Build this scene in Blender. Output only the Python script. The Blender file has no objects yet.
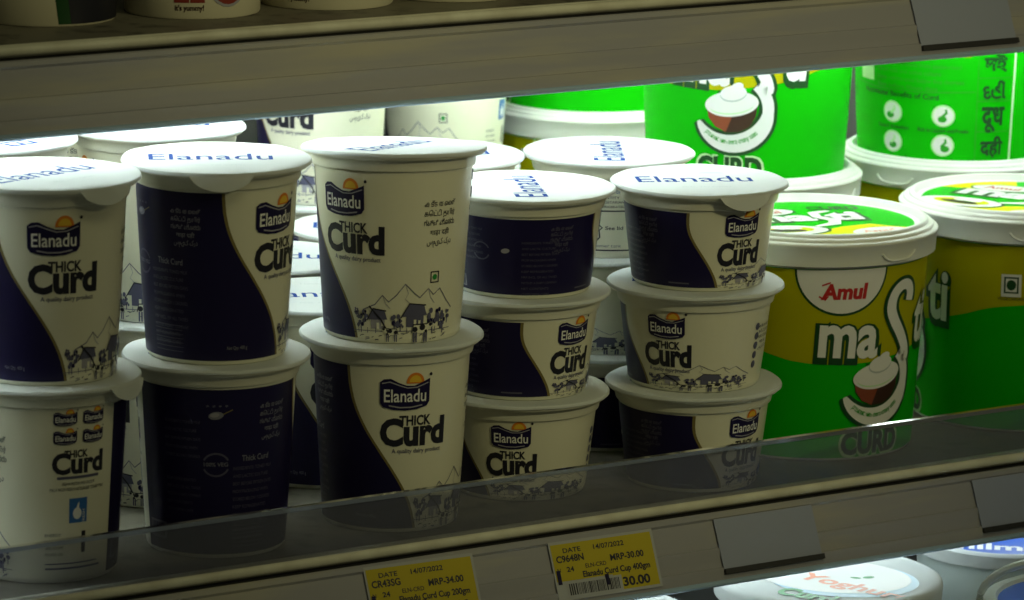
import bpy, bmesh, math, random
from mathutils import Vector, Matrix
random.seed(7)
PI = math.pi
C = bpy.context.scene.collection
S = bpy.context.scene

# ------------------------------------------------------------------ camera, world, lights, exposure
CAMP = Vector((-1.23200, -1.94683, 0.58911))
cam = bpy.data.cameras.new('camera')
camo = bpy.data.objects.new('camera', cam); C.objects.link(camo)
cr = Vector((0.83988826, -0.54254478, 0.01526029)); cu = Vector((0.09760439, 0.17863513, 0.97906224)); cf = Vector((0.53391113, 0.82081341, -0.2029883))
M = Matrix((cr, cu, -cf)).transposed().to_4x4(); M.translation = CAMP
camo.matrix_world = M
cam.sensor_width = 36; cam.lens = 4522.35 / 1024 * 36; cam.clip_start = 0.05; cam.clip_end = 50
cam.dof.use_dof = True; cam.dof.focus_distance = 2.36; cam.dof.aperture_fstop = 16
S.camera = camo
S.view_settings.view_transform = 'Standard'; S.view_settings.look = 'None'
S.view_settings.gamma = 1; S.view_settings.use_curve_mapping = False
S.view_settings.exposure = 0.0
w = bpy.data.worlds.new('world'); S.world = w; w.use_nodes = True
w.node_tree.nodes['Background'].inputs[0].default_value = (0.97, 1.0, 0.66, 1)
w.node_tree.nodes['Background'].inputs[1].default_value = 0.036
def area(name, loc, target, sx, sy, power, col):
    l = bpy.data.lights.new(name, 'AREA'); l.shape = 'RECTANGLE'; l.size = sx; l.size_y = sy; l.energy = power; l.color = col
    o = bpy.data.objects.new(name, l); C.objects.link(o); o.location = loc
    o.rotation_euler = (Vector(target) - Vector(loc)).to_track_quat('-Z', 'Y').to_euler()
    return o
area('ceiling_lamp', (-0.1, -1.35, 1.65), (0.0, 0.0, 0.15), 1.2, 0.5, 3.0, (1.0, 0.95, 0.50))
sp = bpy.data.lights.new('added_soft_spot', 'SPOT'); sp.energy = 26; sp.color = (1.0, 0.93, 0.50); sp.spot_size = math.radians(25); sp.spot_blend = 1.0; sp.shadow_soft_size = 0.06  # added soft spot without a known source, fades light towards lower left
spo = bpy.data.objects.new('added_soft_spot', sp); C.objects.link(spo); spo.location = (0.35, -1.75, 1.05)
spo.rotation_euler = (Vector((0.12, 0, 0.25)) - spo.location).to_track_quat('-Z', 'Y').to_euler()

# ------------------------------------------------------------------ materials
def mat(name, col, rough=0.5, spec=0.5, metal=0.0, noise=0.0, nscale=40, ncol=None, stretch=None, bump=0.0, sub=0.0, trans=0.0, thr=(0.35, 0.7)):
    m = bpy.data.materials.new(name); m.use_nodes = True
    nt = m.node_tree; b = nt.nodes['Principled BSDF']
    b.inputs['Base Color'].default_value = (*col, 1); b.inputs['Roughness'].default_value = rough
    b.inputs['Specular IOR Level'].default_value = spec; b.inputs['Metallic'].default_value = metal
    if sub: b.inputs['Subsurface Weight'].default_value = sub; b.inputs['Subsurface Radius'].default_value = (0.004, 0.004, 0.004); b.inputs['Subsurface Scale'].default_value = 1.0
    if trans: b.inputs['Transmission Weight'].default_value = trans
    if noise or bump:
        tc = nt.nodes.new('ShaderNodeTexCoord'); mp = nt.nodes.new('ShaderNodeMapping'); nz = nt.nodes.new('ShaderNodeTexNoise')
        nt.links.new(tc.outputs['Object'], mp.inputs[0]); nt.links.new(mp.outputs[0], nz.inputs['Vector'])
        if stretch: mp.inputs['Scale'].default_value = stretch
        nz.inputs['Scale'].default_value = nscale; nz.inputs['Detail'].default_value = 4
        if noise:
            rp = nt.nodes.new('ShaderNodeMapRange'); rp.inputs[1].default_value = thr[0]; rp.inputs[2].default_value = thr[1]; rp.inputs[4].default_value = noise
            mx = nt.nodes.new('ShaderNodeMix'); mx.data_type = 'RGBA'
            mx.inputs[6].default_value = (*col, 1); mx.inputs[7].default_value = (*(ncol or [c * .5 for c in col]), 1)
            nt.links.new(nz.outputs['Fac'], rp.inputs[0]); nt.links.new(rp.outputs[0], mx.inputs[0]); nt.links.new(mx.outputs[2], b.inputs['Base Color'])
        if bump:
            bp = nt.nodes.new('ShaderNodeBump'); bp.inputs['Strength'].default_value = bump; bp.inputs['Distance'].default_value = 0.001
            nt.links.new(nz.outputs['Fac'], bp.inputs['Height']); nt.links.new(bp.outputs[0], b.inputs['Normal'])
    return m
def emis(name, col, s):
    m = bpy.data.materials.new(name); m.use_nodes = True; nt = m.node_tree; nt.nodes.clear()
    e = nt.nodes.new('ShaderNodeEmission'); o = nt.nodes.new('ShaderNodeOutputMaterial')
    e.inputs[0].default_value = (*col, 1); e.inputs[1].default_value = s; nt.links.new(e.outputs[0], o.inputs[0]); return m
def clear(name, col, mix, haze, hazecol):
    "thin clear plastic: mostly transmits, fresnel sheen, slight milky haze"
    m = bpy.data.materials.new(name); m.use_nodes = True; nt = m.node_tree; nt.nodes.clear()
    o = nt.nodes.new('ShaderNodeOutputMaterial'); t = nt.nodes.new('ShaderNodeBsdfTransparent'); g = nt.nodes.new('ShaderNodeBsdfGlossy')
    d = nt.nodes.new('ShaderNodeBsdfDiffuse'); f = nt.nodes.new('ShaderNodeFresnel'); m1 = nt.nodes.new('ShaderNodeMixShader'); m2 = nt.nodes.new('ShaderNodeMixShader')
    t.inputs[0].default_value = (*col, 1); g.inputs['Roughness'].default_value = 0.12; d.inputs[0].default_value = (*hazecol, 1)
    f.inputs[0].default_value = mix; m1.inputs[0].default_value = haze
    nt.links.new(t.outputs[0], m1.inputs[1]); nt.links.new(d.outputs[0], m1.inputs[2])
    nt.links.new(f.outputs[0], m2.inputs[0]); nt.links.new(m1.outputs[0], m2.inputs[1]); nt.links.new(g.outputs[0], m2.inputs[2])
    nt.links.new(m2.outputs[0], o.inputs[0]); return m

TUB = mat('white_tub_plastic', (0.74, 0.73, 0.60), 0.32, 0.5)
SLV = mat('white_label_film', (0.74, 0.725, 0.57), 0.30, 0.5)
LID = mat('foil_lid_white', (0.58, 0.61, 0.60), 0.75, 0.08, bump=0.12, nscale=60)
NAVY = mat('navy_print', (0.012, 0.009, 0.050), 0.35, 0.25)
GOLD = mat('gold_line_print', (0.20, 0.16, 0.05), 0.35)
BLACK = mat('black_print', (0.014, 0.014, 0.024), 0.4)
INK = mat('grey_blue_ink', (0.10, 0.10, 0.17), 0.4)
INKL = mat('pale_line_ink', (0.34, 0.33, 0.38), 0.4)
DIM = mat('grey_text_on_navy', (0.085, 0.08, 0.13), 0.4)
PALE = mat('pale_text_on_navy', (0.20, 0.20, 0.25), 0.4)
WHITE = mat('white_print', (0.80, 0.80, 0.78), 0.35)
ORANGE = mat('orange_sun_print', (0.72, 0.22, 0.02), 0.35)
YSUN = mat('yellow_sun_print', (0.80, 0.50, 0.04), 0.35)
BLUEI = mat('blue_print', (0.03, 0.14, 0.42), 0.35)
LBLUE = mat('lid_blue_print', (0.006, 0.045, 0.24), 0.75, 0.08)
LGREY = mat('lid_grey_print', (0.49, 0.53, 0.53), 0.75, 0.08)
GDOT = mat('green_dot_print', (0.02, 0.28, 0.05), 0.4)
GREEN = mat('bright_green_film', (0.004, 0.44, 0.001), 0.45, 0.12)
DGREEN = mat('dark_green_print', (0.006, 0.060, 0.010), 0.4)
MGREEN = mat('mid_green_print', (0.012, 0.30, 0.004), 0.4)
LGREEN = mat('pale_green_print', (0.52, 0.80, 0.42), 0.4)
YELLOW = mat('yellow_film', (0.42, 0.40, 0.001), 0.45, 0.12)
YLID = mat('lid_yellow_lit_print', (0.66, 0.68, 0.002), 0.5, 0.1)  # lit copy of the bucket yellow, brightness put into the lid colour
BROWN = mat('terracotta_print', (0.24, 0.055, 0.02), 0.4)
CHOC = mat('dark_brown_print', (0.045, 0.016, 0.008), 0.4)
RED = mat('red_print', (0.50, 0.02, 0.02), 0.4)
DRED = mat('brick_red_print', (0.24, 0.03, 0.018), 0.4)
PINK = mat('salmon_print', (0.80, 0.32, 0.20), 0.4)
BUCK = mat('milky_bucket_plastic', (0.74, 0.76, 0.70), 0.45, 0.25, sub=0.0)
CREAM = mat('cream_tub_plastic', (0.66, 0.62, 0.46), 0.4)
TAGY = mat('yellow_price_paper', (0.50, 0.40, 0.003), 0.6)
TAGW = mat('white_price_paper', (0.42, 0.43, 0.44), 0.55)
BLANK = mat('blank_paper_insert', (0.32, 0.35, 0.47), 0.5)
RAIL = mat('grey_rail_plastic', (0.34, 0.335, 0.36), 0.28, 0.6, noise=0.8, nscale=7, ncol=(0.47, 0.44, 0.33), stretch=(1, 9, 9), thr=(0.50, 0.72))  # pale warm streaks: painted rail highlights along with glue residue
RAILE = mat('rail_edge_glow_tint', (0.36, 0.50, 0.66), 0.3, 0.5)  # blue tint paints the light glowing along the rail's lower edge
LIP = mat('cream_lip_metal', (0.72, 0.71, 0.57), 0.42, 0.5, noise=0.5, nscale=55, ncol=(0.42, 0.38, 0.27))
DECK = mat('stained_deck_metal', (0.15, 0.14, 0.105), 0.5, 0.4, noise=0.9, nscale=90, ncol=(0.06, 0.055, 0.04), thr=(0.52, 0.72))
DARK = mat('dark_gap_shade', (0.02, 0.02, 0.022), 0.5)  # near-black, puts gap and slot shadow into the colour
BACKM = mat('cooler_back_metal', (0.10, 0.10, 0.09), 0.5, noise=0.4, nscale=8)
FLOORM = mat('grey_tile_floor', (0.22, 0.21, 0.19), 0.4, noise=0.5, nscale=5)
ACRYL = clear('clear_guard_plastic', (0.84, 0.85, 0.89), 1.35, 0.14, (0.40, 0.42, 0.54))
ACRYLE = clear('clear_guard_edge', (0.75, 0.80, 0.92), 1.6, 0.42, (0.40, 0.46, 0.60))
HANDLE = mat('milky_handle_plastic', (0.70, 0.78, 0.76), 0.3)
XBODY = mat('pale_tub_plastic', (0.62, 0.70, 0.68), 0.35)
MBLUE = mat('royal_blue_print', (0.01, 0.09, 0.50), 0.35)
SKYP = mat('light_blue_print', (0.45, 0.66, 0.82), 0.4)
LAMP = emis('fluorescent_white', (0.86, 1.0, 0.95), 22.0); FILLR = emis('rear_fill_white', (0.86, 1.0, 0.95), 34.0); LAMPB = emis('fluorescent_white_lower', (0.84, 1.0, 1.0), 9.0)

# ------------------------------------------------------------------ mesh helpers
def finish(bm, name, mats, parent=None, smooth=38):
    me = bpy.data.meshes.new(name); bm.normal_update(); bm.to_mesh(me); bm.free()
    if not isinstance(mats, (list, tuple)): mats = [mats]
    for m in mats: me.materials.append(m)
    if smooth:
        for p in me.polygons: p.use_smooth = True
        me.set_sharp_from_angle(angle=math.radians(smooth))
    return me
def link(name, me, parent=None, loc=(0, 0, 0), rotz=0):
    o = bpy.data.objects.new(name, me); C.objects.link(o); o.location = loc; o.rotation_euler = (0, 0, rotz)
    if parent: o.parent = parent
    return o
def empty(name, label, cat, loc=(0, 0, 0), rotz=0, group=None):
    o = bpy.data.objects.new(name, None); C.objects.link(o); o.empty_display_size = 0.02
    o.location = loc; o.rotation_euler = (0, 0, rotz); tag(o, label, cat, group); return o
def tag(o, label=None, cat=None, group=None, kind=None):
    if label: o['label'] = label
    if cat: o['category'] = cat
    if group: o['group'] = group
    if kind: o['kind'] = kind
def lathe(bm, prof, seg=96, mi=0, closed=False):
    rings = []
    for r, z in prof:
        if r < 1e-6: rings.append([bm.verts.new((0, 0, z))])
        else: rings.append([bm.verts.new((r * math.sin(2 * PI * i / seg), -r * math.cos(2 * PI * i / seg), z)) for i in range(seg)])
    pairs = list(zip(rings, rings[1:])) + ([(rings[-1], rings[0])] if closed else [])
    for a, b in pairs:
        for i in range(seg):
            j = (i + 1) % seg
            if len(a) == 1 and len(b) == 1: continue
            if len(a) == 1: f = bm.faces.new((a[0], b[j], b[i]))
            elif len(b) == 1: f = bm.faces.new((a[i], a[j], b[0]))
            else: f = bm.faces.new((a[i], a[j], b[j], b[i]))
            f.material_index = mi
def box(bm, x0, x1, y0, y1, z0, z1, mi=0):
    v = [bm.verts.new(p) for p in ((x0,y0,z0),(x1,y0,z0),(x1,y1,z0),(x0,y1,z0),(x0,y0,z1),(x1,y0,z1),(x1,y1,z1),(x0,y1,z1))]
    for q in ((0,3,2,1),(4,5,6,7),(0,1,5,4),(1,2,6,5),(2,3,7,6),(3,0,4,7)):
        f = bm.faces.new([v[k] for k in q]); f.material_index = mi
def extrude_x(bm, prof, x0, x1, mi=0, n=1):
    "closed (y,z) profile swept along x"
    secs = [[bm.verts.new((x0 + (x1 - x0) * k / n, y, z)) for y, z in prof] for k in range(n + 1)]
    m = len(prof)
    for a, b in zip(secs, secs[1:]):
        for i in range(m):
            j = (i + 1) % m
            f = bm.faces.new((a[i], b[i], b[j], a[j])); f.material_index = mi
    for s, rev in ((secs[0], False), (secs[-1], True)):
        f = bm.faces.new(s if not rev else s[::-1]); f.material_index = mi
def tube(bm, pts, rad, seg=10, mi=0):
    pts = [Vector(p) for p in pts]; rings = []
    up0 = Vector((0, 0, 1))
    for i, p in enumerate(pts):
        t = (pts[min(i + 1, len(pts) - 1)] - pts[max(i - 1, 0)]).normalized()
        a = t.cross(up0 if abs(t.z) < .95 else Vector((1, 0, 0))).normalized(); b = t.cross(a)
        rings.append([bm.verts.new(p + (a * math.cos(2*PI*k/seg) + b * math.sin(2*PI*k/seg)) * rad) for k in range(seg)])
    for a, b in zip(rings, rings[1:]):
        for k in range(seg):
            f = bm.faces.new((a[k], a[(k+1) % seg], b[(k+1) % seg], b[k])); f.material_index = mi
    bm.faces.new(rings[0][::-1]).material_index = mi; bm.faces.new(rings[-1]).material_index = mi

# ---- flat artwork, in millimetres: pieces of (verts2d, faces, material, layer)
class Art:
    def __init__(s): s.p = []
    def poly(s, pts, m, layer=1): s.p.append(([tuple(q) for q in pts], [list(range(len(pts)))], m, layer)); return s
    def ell(s, cx, cy, a, b, m, layer=1, rot=0, n=28, a0=0, a1=2*PI):
        q = []
        full = abs(a1 - a0 - 2*PI) < 1e-6
        for k in range(n if full else n + 1):
            t = a0 + (a1 - a0) * k / n; x, y = a*math.cos(t), b*math.sin(t)
            q.append((cx + x*math.cos(rot) - y*math.sin(rot), cy + x*math.sin(rot) + y*math.cos(rot)))
        return s.poly(q, m, layer)
    def rect(s, x0, y0, x1, y1, m, layer=1): return s.poly([(x0, y0), (x1, y0), (x1, y1), (x0, y1)], m, layer)
    def frame(s, x0, y0, x1, y1, t, m, layer=1):
        s.rect(x0, y0, x1, y0+t, m, layer); s.rect(x0, y1-t, x1, y1, m, layer); s.rect(x0, y0, x0+t, y1, m, layer); s.rect(x1-t, y0, x1, y1, m, layer); return s
    def stroke(s, pts, wd, m, layer=1):
        "ribbon through the points; wd a number or one width per point"
        n = len(pts); ws = wd if isinstance(wd, (list, tuple)) else [wd] * n
        L, Rr = [], []
        for i in range(n):
            a, b = pts[max(i-1, 0)], pts[min(i+1, n-1)]
            dx, dy = b[0]-a[0], b[1]-a[1]; l = math.hypot(dx, dy) or 1; nx, ny = -dy/l, dx/l
            L.append((pts[i][0]+nx*ws[i]/2, pts[i][1]+ny*ws[i]/2)); Rr.append((pts[i][0]-nx*ws[i]/2, pts[i][1]-ny*ws[i]/2))
        v = L + Rr; s.p.append((v, [[i, n+i, n+i+1, i+1] for i in range(n-1)], m, layer)); return s
    def text(s, body, x, y, size=None, width=None, m=None, layer=1, bold=0.0, align='CENTER', rot=0, shear=0.0, height=None, xs=1.0):
        "x,y: baseline anchor. width fixes the total width; height the height of the drawn glyphs"
        v, f = text_mesh(body, bold, shear)
        if not v: return s
        x0 = min(p[0] for p in v); x1 = max(p[0] for p in v); y1 = max(p[1] for p in v); y0 = min(p[1] for p in v)
        sc = size if size else None
        if width: sx = width / (x1 - x0)
        else: sx = sc * xs if sc else height / (y1 - max(y0, 0)) * xs
        sy = height / (y1 - min(0, 0)) if height else (sc if sc else sx)
        ax = {'CENTER': (x0 + x1) / 2, 'LEFT': x0, 'RIGHT': x1}[align]
        q = []
        for px, py in v:
            X, Y = (px - ax) * sx, py * sy
            q.append((x + X*math.cos(rot) - Y*math.sin(rot), y + X*math.sin(rot) + Y*math.cos(rot)))
        s.p.append((q, f, m, layer)); return s
    def add(s, o, dx=0, dy=0, k=1.0, ky=None, dl=0, rot=0):
        ky = ky or k
        for v, f, m, l in o.p:
            s.p.append(([(dx + k*a*math.cos(rot) - ky*b*math.sin(rot), dy + k*a*math.sin(rot) + ky*b*math.cos(rot)) for a, b in v], f, m, l + dl))
        return s
_tc = {}
def text_mesh(body, bold, shear):
    key = (body, round(bold, 4), round(shear, 3))
    if key in _tc: return _tc[key]
    cu_ = bpy.data.curves.new('lettering', 'FONT'); cu_.body = body; cu_.size = 1.0; cu_.offset = bold; cu_.shear = shear
    cu_.resolution_u = 3; cu_.fill_mode = 'FRONT' if False else 'BOTH'; cu_.dimensions = '2D'; cu_.fill_mode = 'FRONT' if 'FRONT' in [i.identifier for i in cu_.bl_rna.properties['fill_mode'].enum_items] else 'BOTH'
    ob = bpy.data.objects.new('lettering', cu_); C.objects.link(ob)
    bpy.context.view_layer.update()
    dg = bpy.context.evaluated_depsgraph_get()
    me = bpy.data.meshes.new_from_object(ob.evaluated_get(dg))
    v = [(p.co.x, p.co.y) for p in me.vertices]; f = [list(p.vertices) for p in me.polygons]
    bpy.data.objects.remove(ob); bpy.data.curves.remove(cu_); bpy.data.meshes.remove(me)
    _tc[key] = (v, f); return v, f
def bake(art, place, mats, bm=None, step=2.5, wrap=True):
    "lay artwork on a surface: place(u, v, layer) -> point. long faces are cut every `step` mm so that they follow the curve"
    out = bm or bmesh.new()
    for v, fs, m, layer in art.p:
        if m not in mats: mats.append(m)
        mi = mats.index(m)
        b = bmesh.new(); bv = [b.verts.new((x, y, 0)) for x, y in v]
        for f in fs:
            try: b.faces.new([bv[i] for i in f])
            except ValueError: pass
        bmesh.ops.recalc_face_normals(b, faces=b.faces)
        big = [f for f in b.faces if len(f.verts) > 4]
        if big: bmesh.ops.triangulate(b, faces=big, ngon_method='EAR_CLIP')
        if wrap:
            xs = [p.co.x for p in b.verts]
            if xs:
                k = math.floor(min(xs) / step) + 1
                while k * step < max(xs):
                    bmesh.ops.bisect_plane(b, geom=b.verts[:] + b.edges[:] + b.faces[:], dist=1e-5, plane_co=(k*step, 0, 0), plane_no=(1, 0, 0)); k += 1
        b.faces.ensure_lookup_table()
        vm = {}
        for p in b.verts: vm[p] = out.verts.new(place(p.co.x, p.co.y, layer))
        for f in b.faces:
            vs = list(f.verts)
            if f.normal.z < 0: vs = vs[::-1]
            try: nf = out.faces.new([vm[p] for p in vs]); nf.material_index = mi
            except ValueError: pass
        b.free()
    return out
LAY = 0.00011
def cyl_place(rfun, rref):
    def pl(u, v, layer):
        r = rfun(v) / 1000 + layer * LAY; t = u / rref
        return (r * math.sin(t), -r * math.cos(t), v / 1000)
    return pl
def flat_place(z, k=1.0):
    def pl(u, v, layer): return (u/1000*k, v/1000*k, z + layer * LAY)
    return pl

def interp(tab, x):
    if x <= tab[0][0]: return tab[0][1]
    for (a, b), (c, d) in zip(tab, tab[1:]):
        if x <= c: return b + (d - b) * (x - a) / (c - a)
    return tab[-1][1]
def smooth_tab(tab, n):
    a, b = tab[0][0], tab[-1][0]; out = []
    for i in range(n + 1):
        x = a + (b - a) * i / n; e = (b - a) / 14
        out.append((x, sum(interp(tab, min(max(x + e*k, a), b)) for k in (-2, -1, 0, 1, 2)) / 5))
    return out

# ------------------------------------------------------------------ curd cup artwork
def logo_art():
    a = Art()
    top = [(-13, 5.2), (-11, 6.6), (-7.5, 6.9), (-3.5, 5.0), (0.5, 3.6), (4.5, 3.4), (8.5, 4.8), (13, 6.6)]
    bot = [(13, -4.5), (11.5, -6.6), (6, -8.0), (0, -8.4), (-6, -8.0), (-11.5, -6.8), (-13, -4.8)]
    a.ell(5.2, 4.9, 4.7, 4.7, ORANGE, 1, a0=-0.1, a1=PI+0.1); a.ell(5.2, 5.1, 3.2, 3.2, YSUN, 2, a0=0, a1=PI)
    a.poly(top + bot, NAVY, 3)
    a.stroke([(-12, 4.6), (-8, 5.4), (-3.5, 3.8), (1, 2.4), (6, 2.6), (12, 4.6)], 0.5, INKL, 4)
    a.stroke([(-8.5, -6.0), (-3, -6.9), (3, -6.9), (9, -6.0)], 0.6, INKL, 4)
    a.text('Elanadu', 0, -4.2, width=22, height=6.0, m=WHITE, layer=5, bold=0.012)
    a.ell(13.6, 8.4, 0.8, 0.8, BLACK, 1, n=10)
    return a
def village_art(wd=74):
    "mountains, houses, trees and cows along the foot of the label, 0..wd wide"
    a = Art(); rnd = random.Random(3)
    mt = [(8, 17), (16, 20), (21, 25), (25, 21.5), (30, 25), (36, 31), (42, 26), (46, 23.5), (52, 28), (56, 24.5), (61, 27.5), (67, 21), (73, 16)]
    a.stroke(mt, 0.55, INK, 1)
    a.stroke([(21, 25), (23, 20.5), (26, 18)], 0.35, INKL, 1); a.stroke([(36, 31), (38, 26), (36, 23), (40, 20)], 0.35, INKL, 1); a.stroke([(52, 28), (54, 23), (57, 20)], 0.35, INKL, 1)
    for hx, hy, sw, sh in ((17, 7, 13, 6), (42, 8, 17, 7)):
        a.rect(hx - sw*.3, hy, hx + sw*.42, hy + sh, INKL if hx < 30 else INK, 2)
        a.poly([(hx - sw*.5, hy + sh*.8), (hx - sw*.18, hy + sh*1.75), (hx + sw*.42, hy + sh*1.6), (hx + sw*.55, hy + sh*.85)], INK, 3)
        a.stroke([(hx - sw*.52, hy + sh*.7), (hx - sw*.18, hy + sh*1.8), (hx + sw*.5, hy+sh*1.62)], 0.7, BLACK, 4)
        a.rect(hx, hy, hx + 1.8, hy + sh*.55, SLV, 4); a.rect(hx + 3.2, hy+1.6, hx + 4.8, hy + 3.4, SLV, 4)
    a.stroke([(12, 19), (20, 12), (25, 5)], 1.0, BLACK, 5)
    for tx, ty, tr in ((6, 11, 3.2), (9.5, 15, 2.3), (3, 16, 1.8), (29, 12, 3.6), (33, 10, 2.2), (56, 12, 4.2), (61.5, 14, 3.4), (65, 10, 3.4), (69, 13, 2.4)):
        for k in range(9):
            t = rnd.random()*2*PI; r = tr * (0.35 + 0.6*rnd.random())
            a.ell(tx + r*math.cos(t), ty + r*math.sin(t)*1.15, tr*.34, tr*.38, INK if k % 3 else NAVY, 2 + k % 3, n=8)
        a.stroke([(tx, ty - tr*2.0), (tx, ty)], 0.7, INK, 2)
    def cow(x, y, s, f=1):
        a.poly([(x - 5*s*f, y + 1.5*s), (x - 4*s*f, y + 4.2*s), (x + 3.5*s*f, y + 4.4*s), (x + 6.2*s*f, y + 5.4*s), (x + 7.2*s*f, y + 3.2*s), (x + 5*s*f, y + 2.6*s), (x + 4*s*f, y + 0.6*s), (x - 4*s*f, y + 0.8*s)], SLV, 5)
        for q in ((-3.2, 2.4, 1.5), (1.0, 3.2, 1.7), (5.8, 4.2, 1.0), (3.2, 1.4, .9)): a.ell(x + q[0]*s*f, y + q[1]*s, q[2]*s, q[2]*s*.8, BLACK, 6, n=9)
        for lx in (-3.8, -2.4, 2.2, 3.6): a.rect(x + lx*s*f - .45*s, y - 3.2*s, x + lx*s*f + .45*s, y + 1.2*s, INK, 6)
        a.stroke([(x-5*s*f, y+1*s), (x-4*s*f, y+4.5*s), (x+3.5*s*f, y+4.6*s), (x+6.4*s*f, y+5.6*s)], .5*s, BLACK, 7)
    cow(47, 3.6, 1.25); cow(27, 3.2, .9, -1)
    for k in range(34):
        x = rnd.random()*70; y = 0.6 + rnd.random()*5; a.stroke([(x, y), (x + 1.2 + rnd.random()*2, y + rnd.random()*.8)], 0.4, INK if k % 2 else BLACK, 2)
    for k in range(10):
        x = 2 + k*7 + rnd.random()*3; a.stroke([(x, 4.5), (x, 7.5)], .4, INK, 2)
    a.stroke([(0, 5.6), (36, 5.9), (72, 5.5)], .35, INK, 2)
    return a
LANGS = ['കട്ട തൈര്', 'கெட்டி தயிர்', 'ಗಟ್ಟಿ ಮೊಸರು', 'गाढ़ा दही', 'سمیک کرد']
def languages_art(m, step=4.2, wd=18):
    a = Art()
    for i, t in enumerate(LANGS):
        a.text(t, 0, -i * step, width=wd * (1, 1, 1, .62, .8)[i], height=2.7, m=m, layer=1, bold=0.012)
    return a
def lines_art(rows, step, wd, h, m, seedn=1, bold=0.0):
    a = Art(); rnd = random.Random(seedn)
    for i, t in enumerate(rows): a.text(t, 0, -i*step, width=min(wd, wd * (0.5 + 0.022 * len(t))), height=h, m=m, layer=1, bold=bold, align='LEFT')
    return a
def barcode(wd, ht, m, bg):
    a = Art(); rnd = random.Random(5); a.rect(0, 0, wd, ht, bg, 1); x = 1
    while x < wd - 1.5:
        t = rnd.choice((.3, .5, .8)); a.rect(x, 1, x + t, ht - 1, m, 2); x += t + rnd.choice((.35, .5, .7))
    return a
NUTR = ['NUTRITIONAL INFORMATION', 'Energy 61 kcal', 'Protein 3.2 g', 'Total Fat 3 g', 'Calcium 120 mg', 'Carbohydrate 4.7 g']
INGR = ['INGREDIENTS: TONED MILK', 'AND LACTIC CULTURE', 'BEST BEFORE FIFTEEN DAYS', 'FROM PACKAGING WHEN', 'STORED BELOW 5 DEGREES', 'KEEP REFRIGERATED', 'MRP INCL. OF ALL TAXES', 'MKTD BY A DAIRY COMPANY', 'NET CONTENTS', 'CUSTOMER CARE']
RREF = 38.0
def deg(d): return math.radians(d) * RREF
def cup_dims(tall):
    H = 98.44 if tall else 53.87
    zt = H - 9.5
    def rf(z): return 34.9 + (40.4 - 34.9) * max(0, min(1, z / zt)) ** 0.9
    return H, zt, rf
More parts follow.
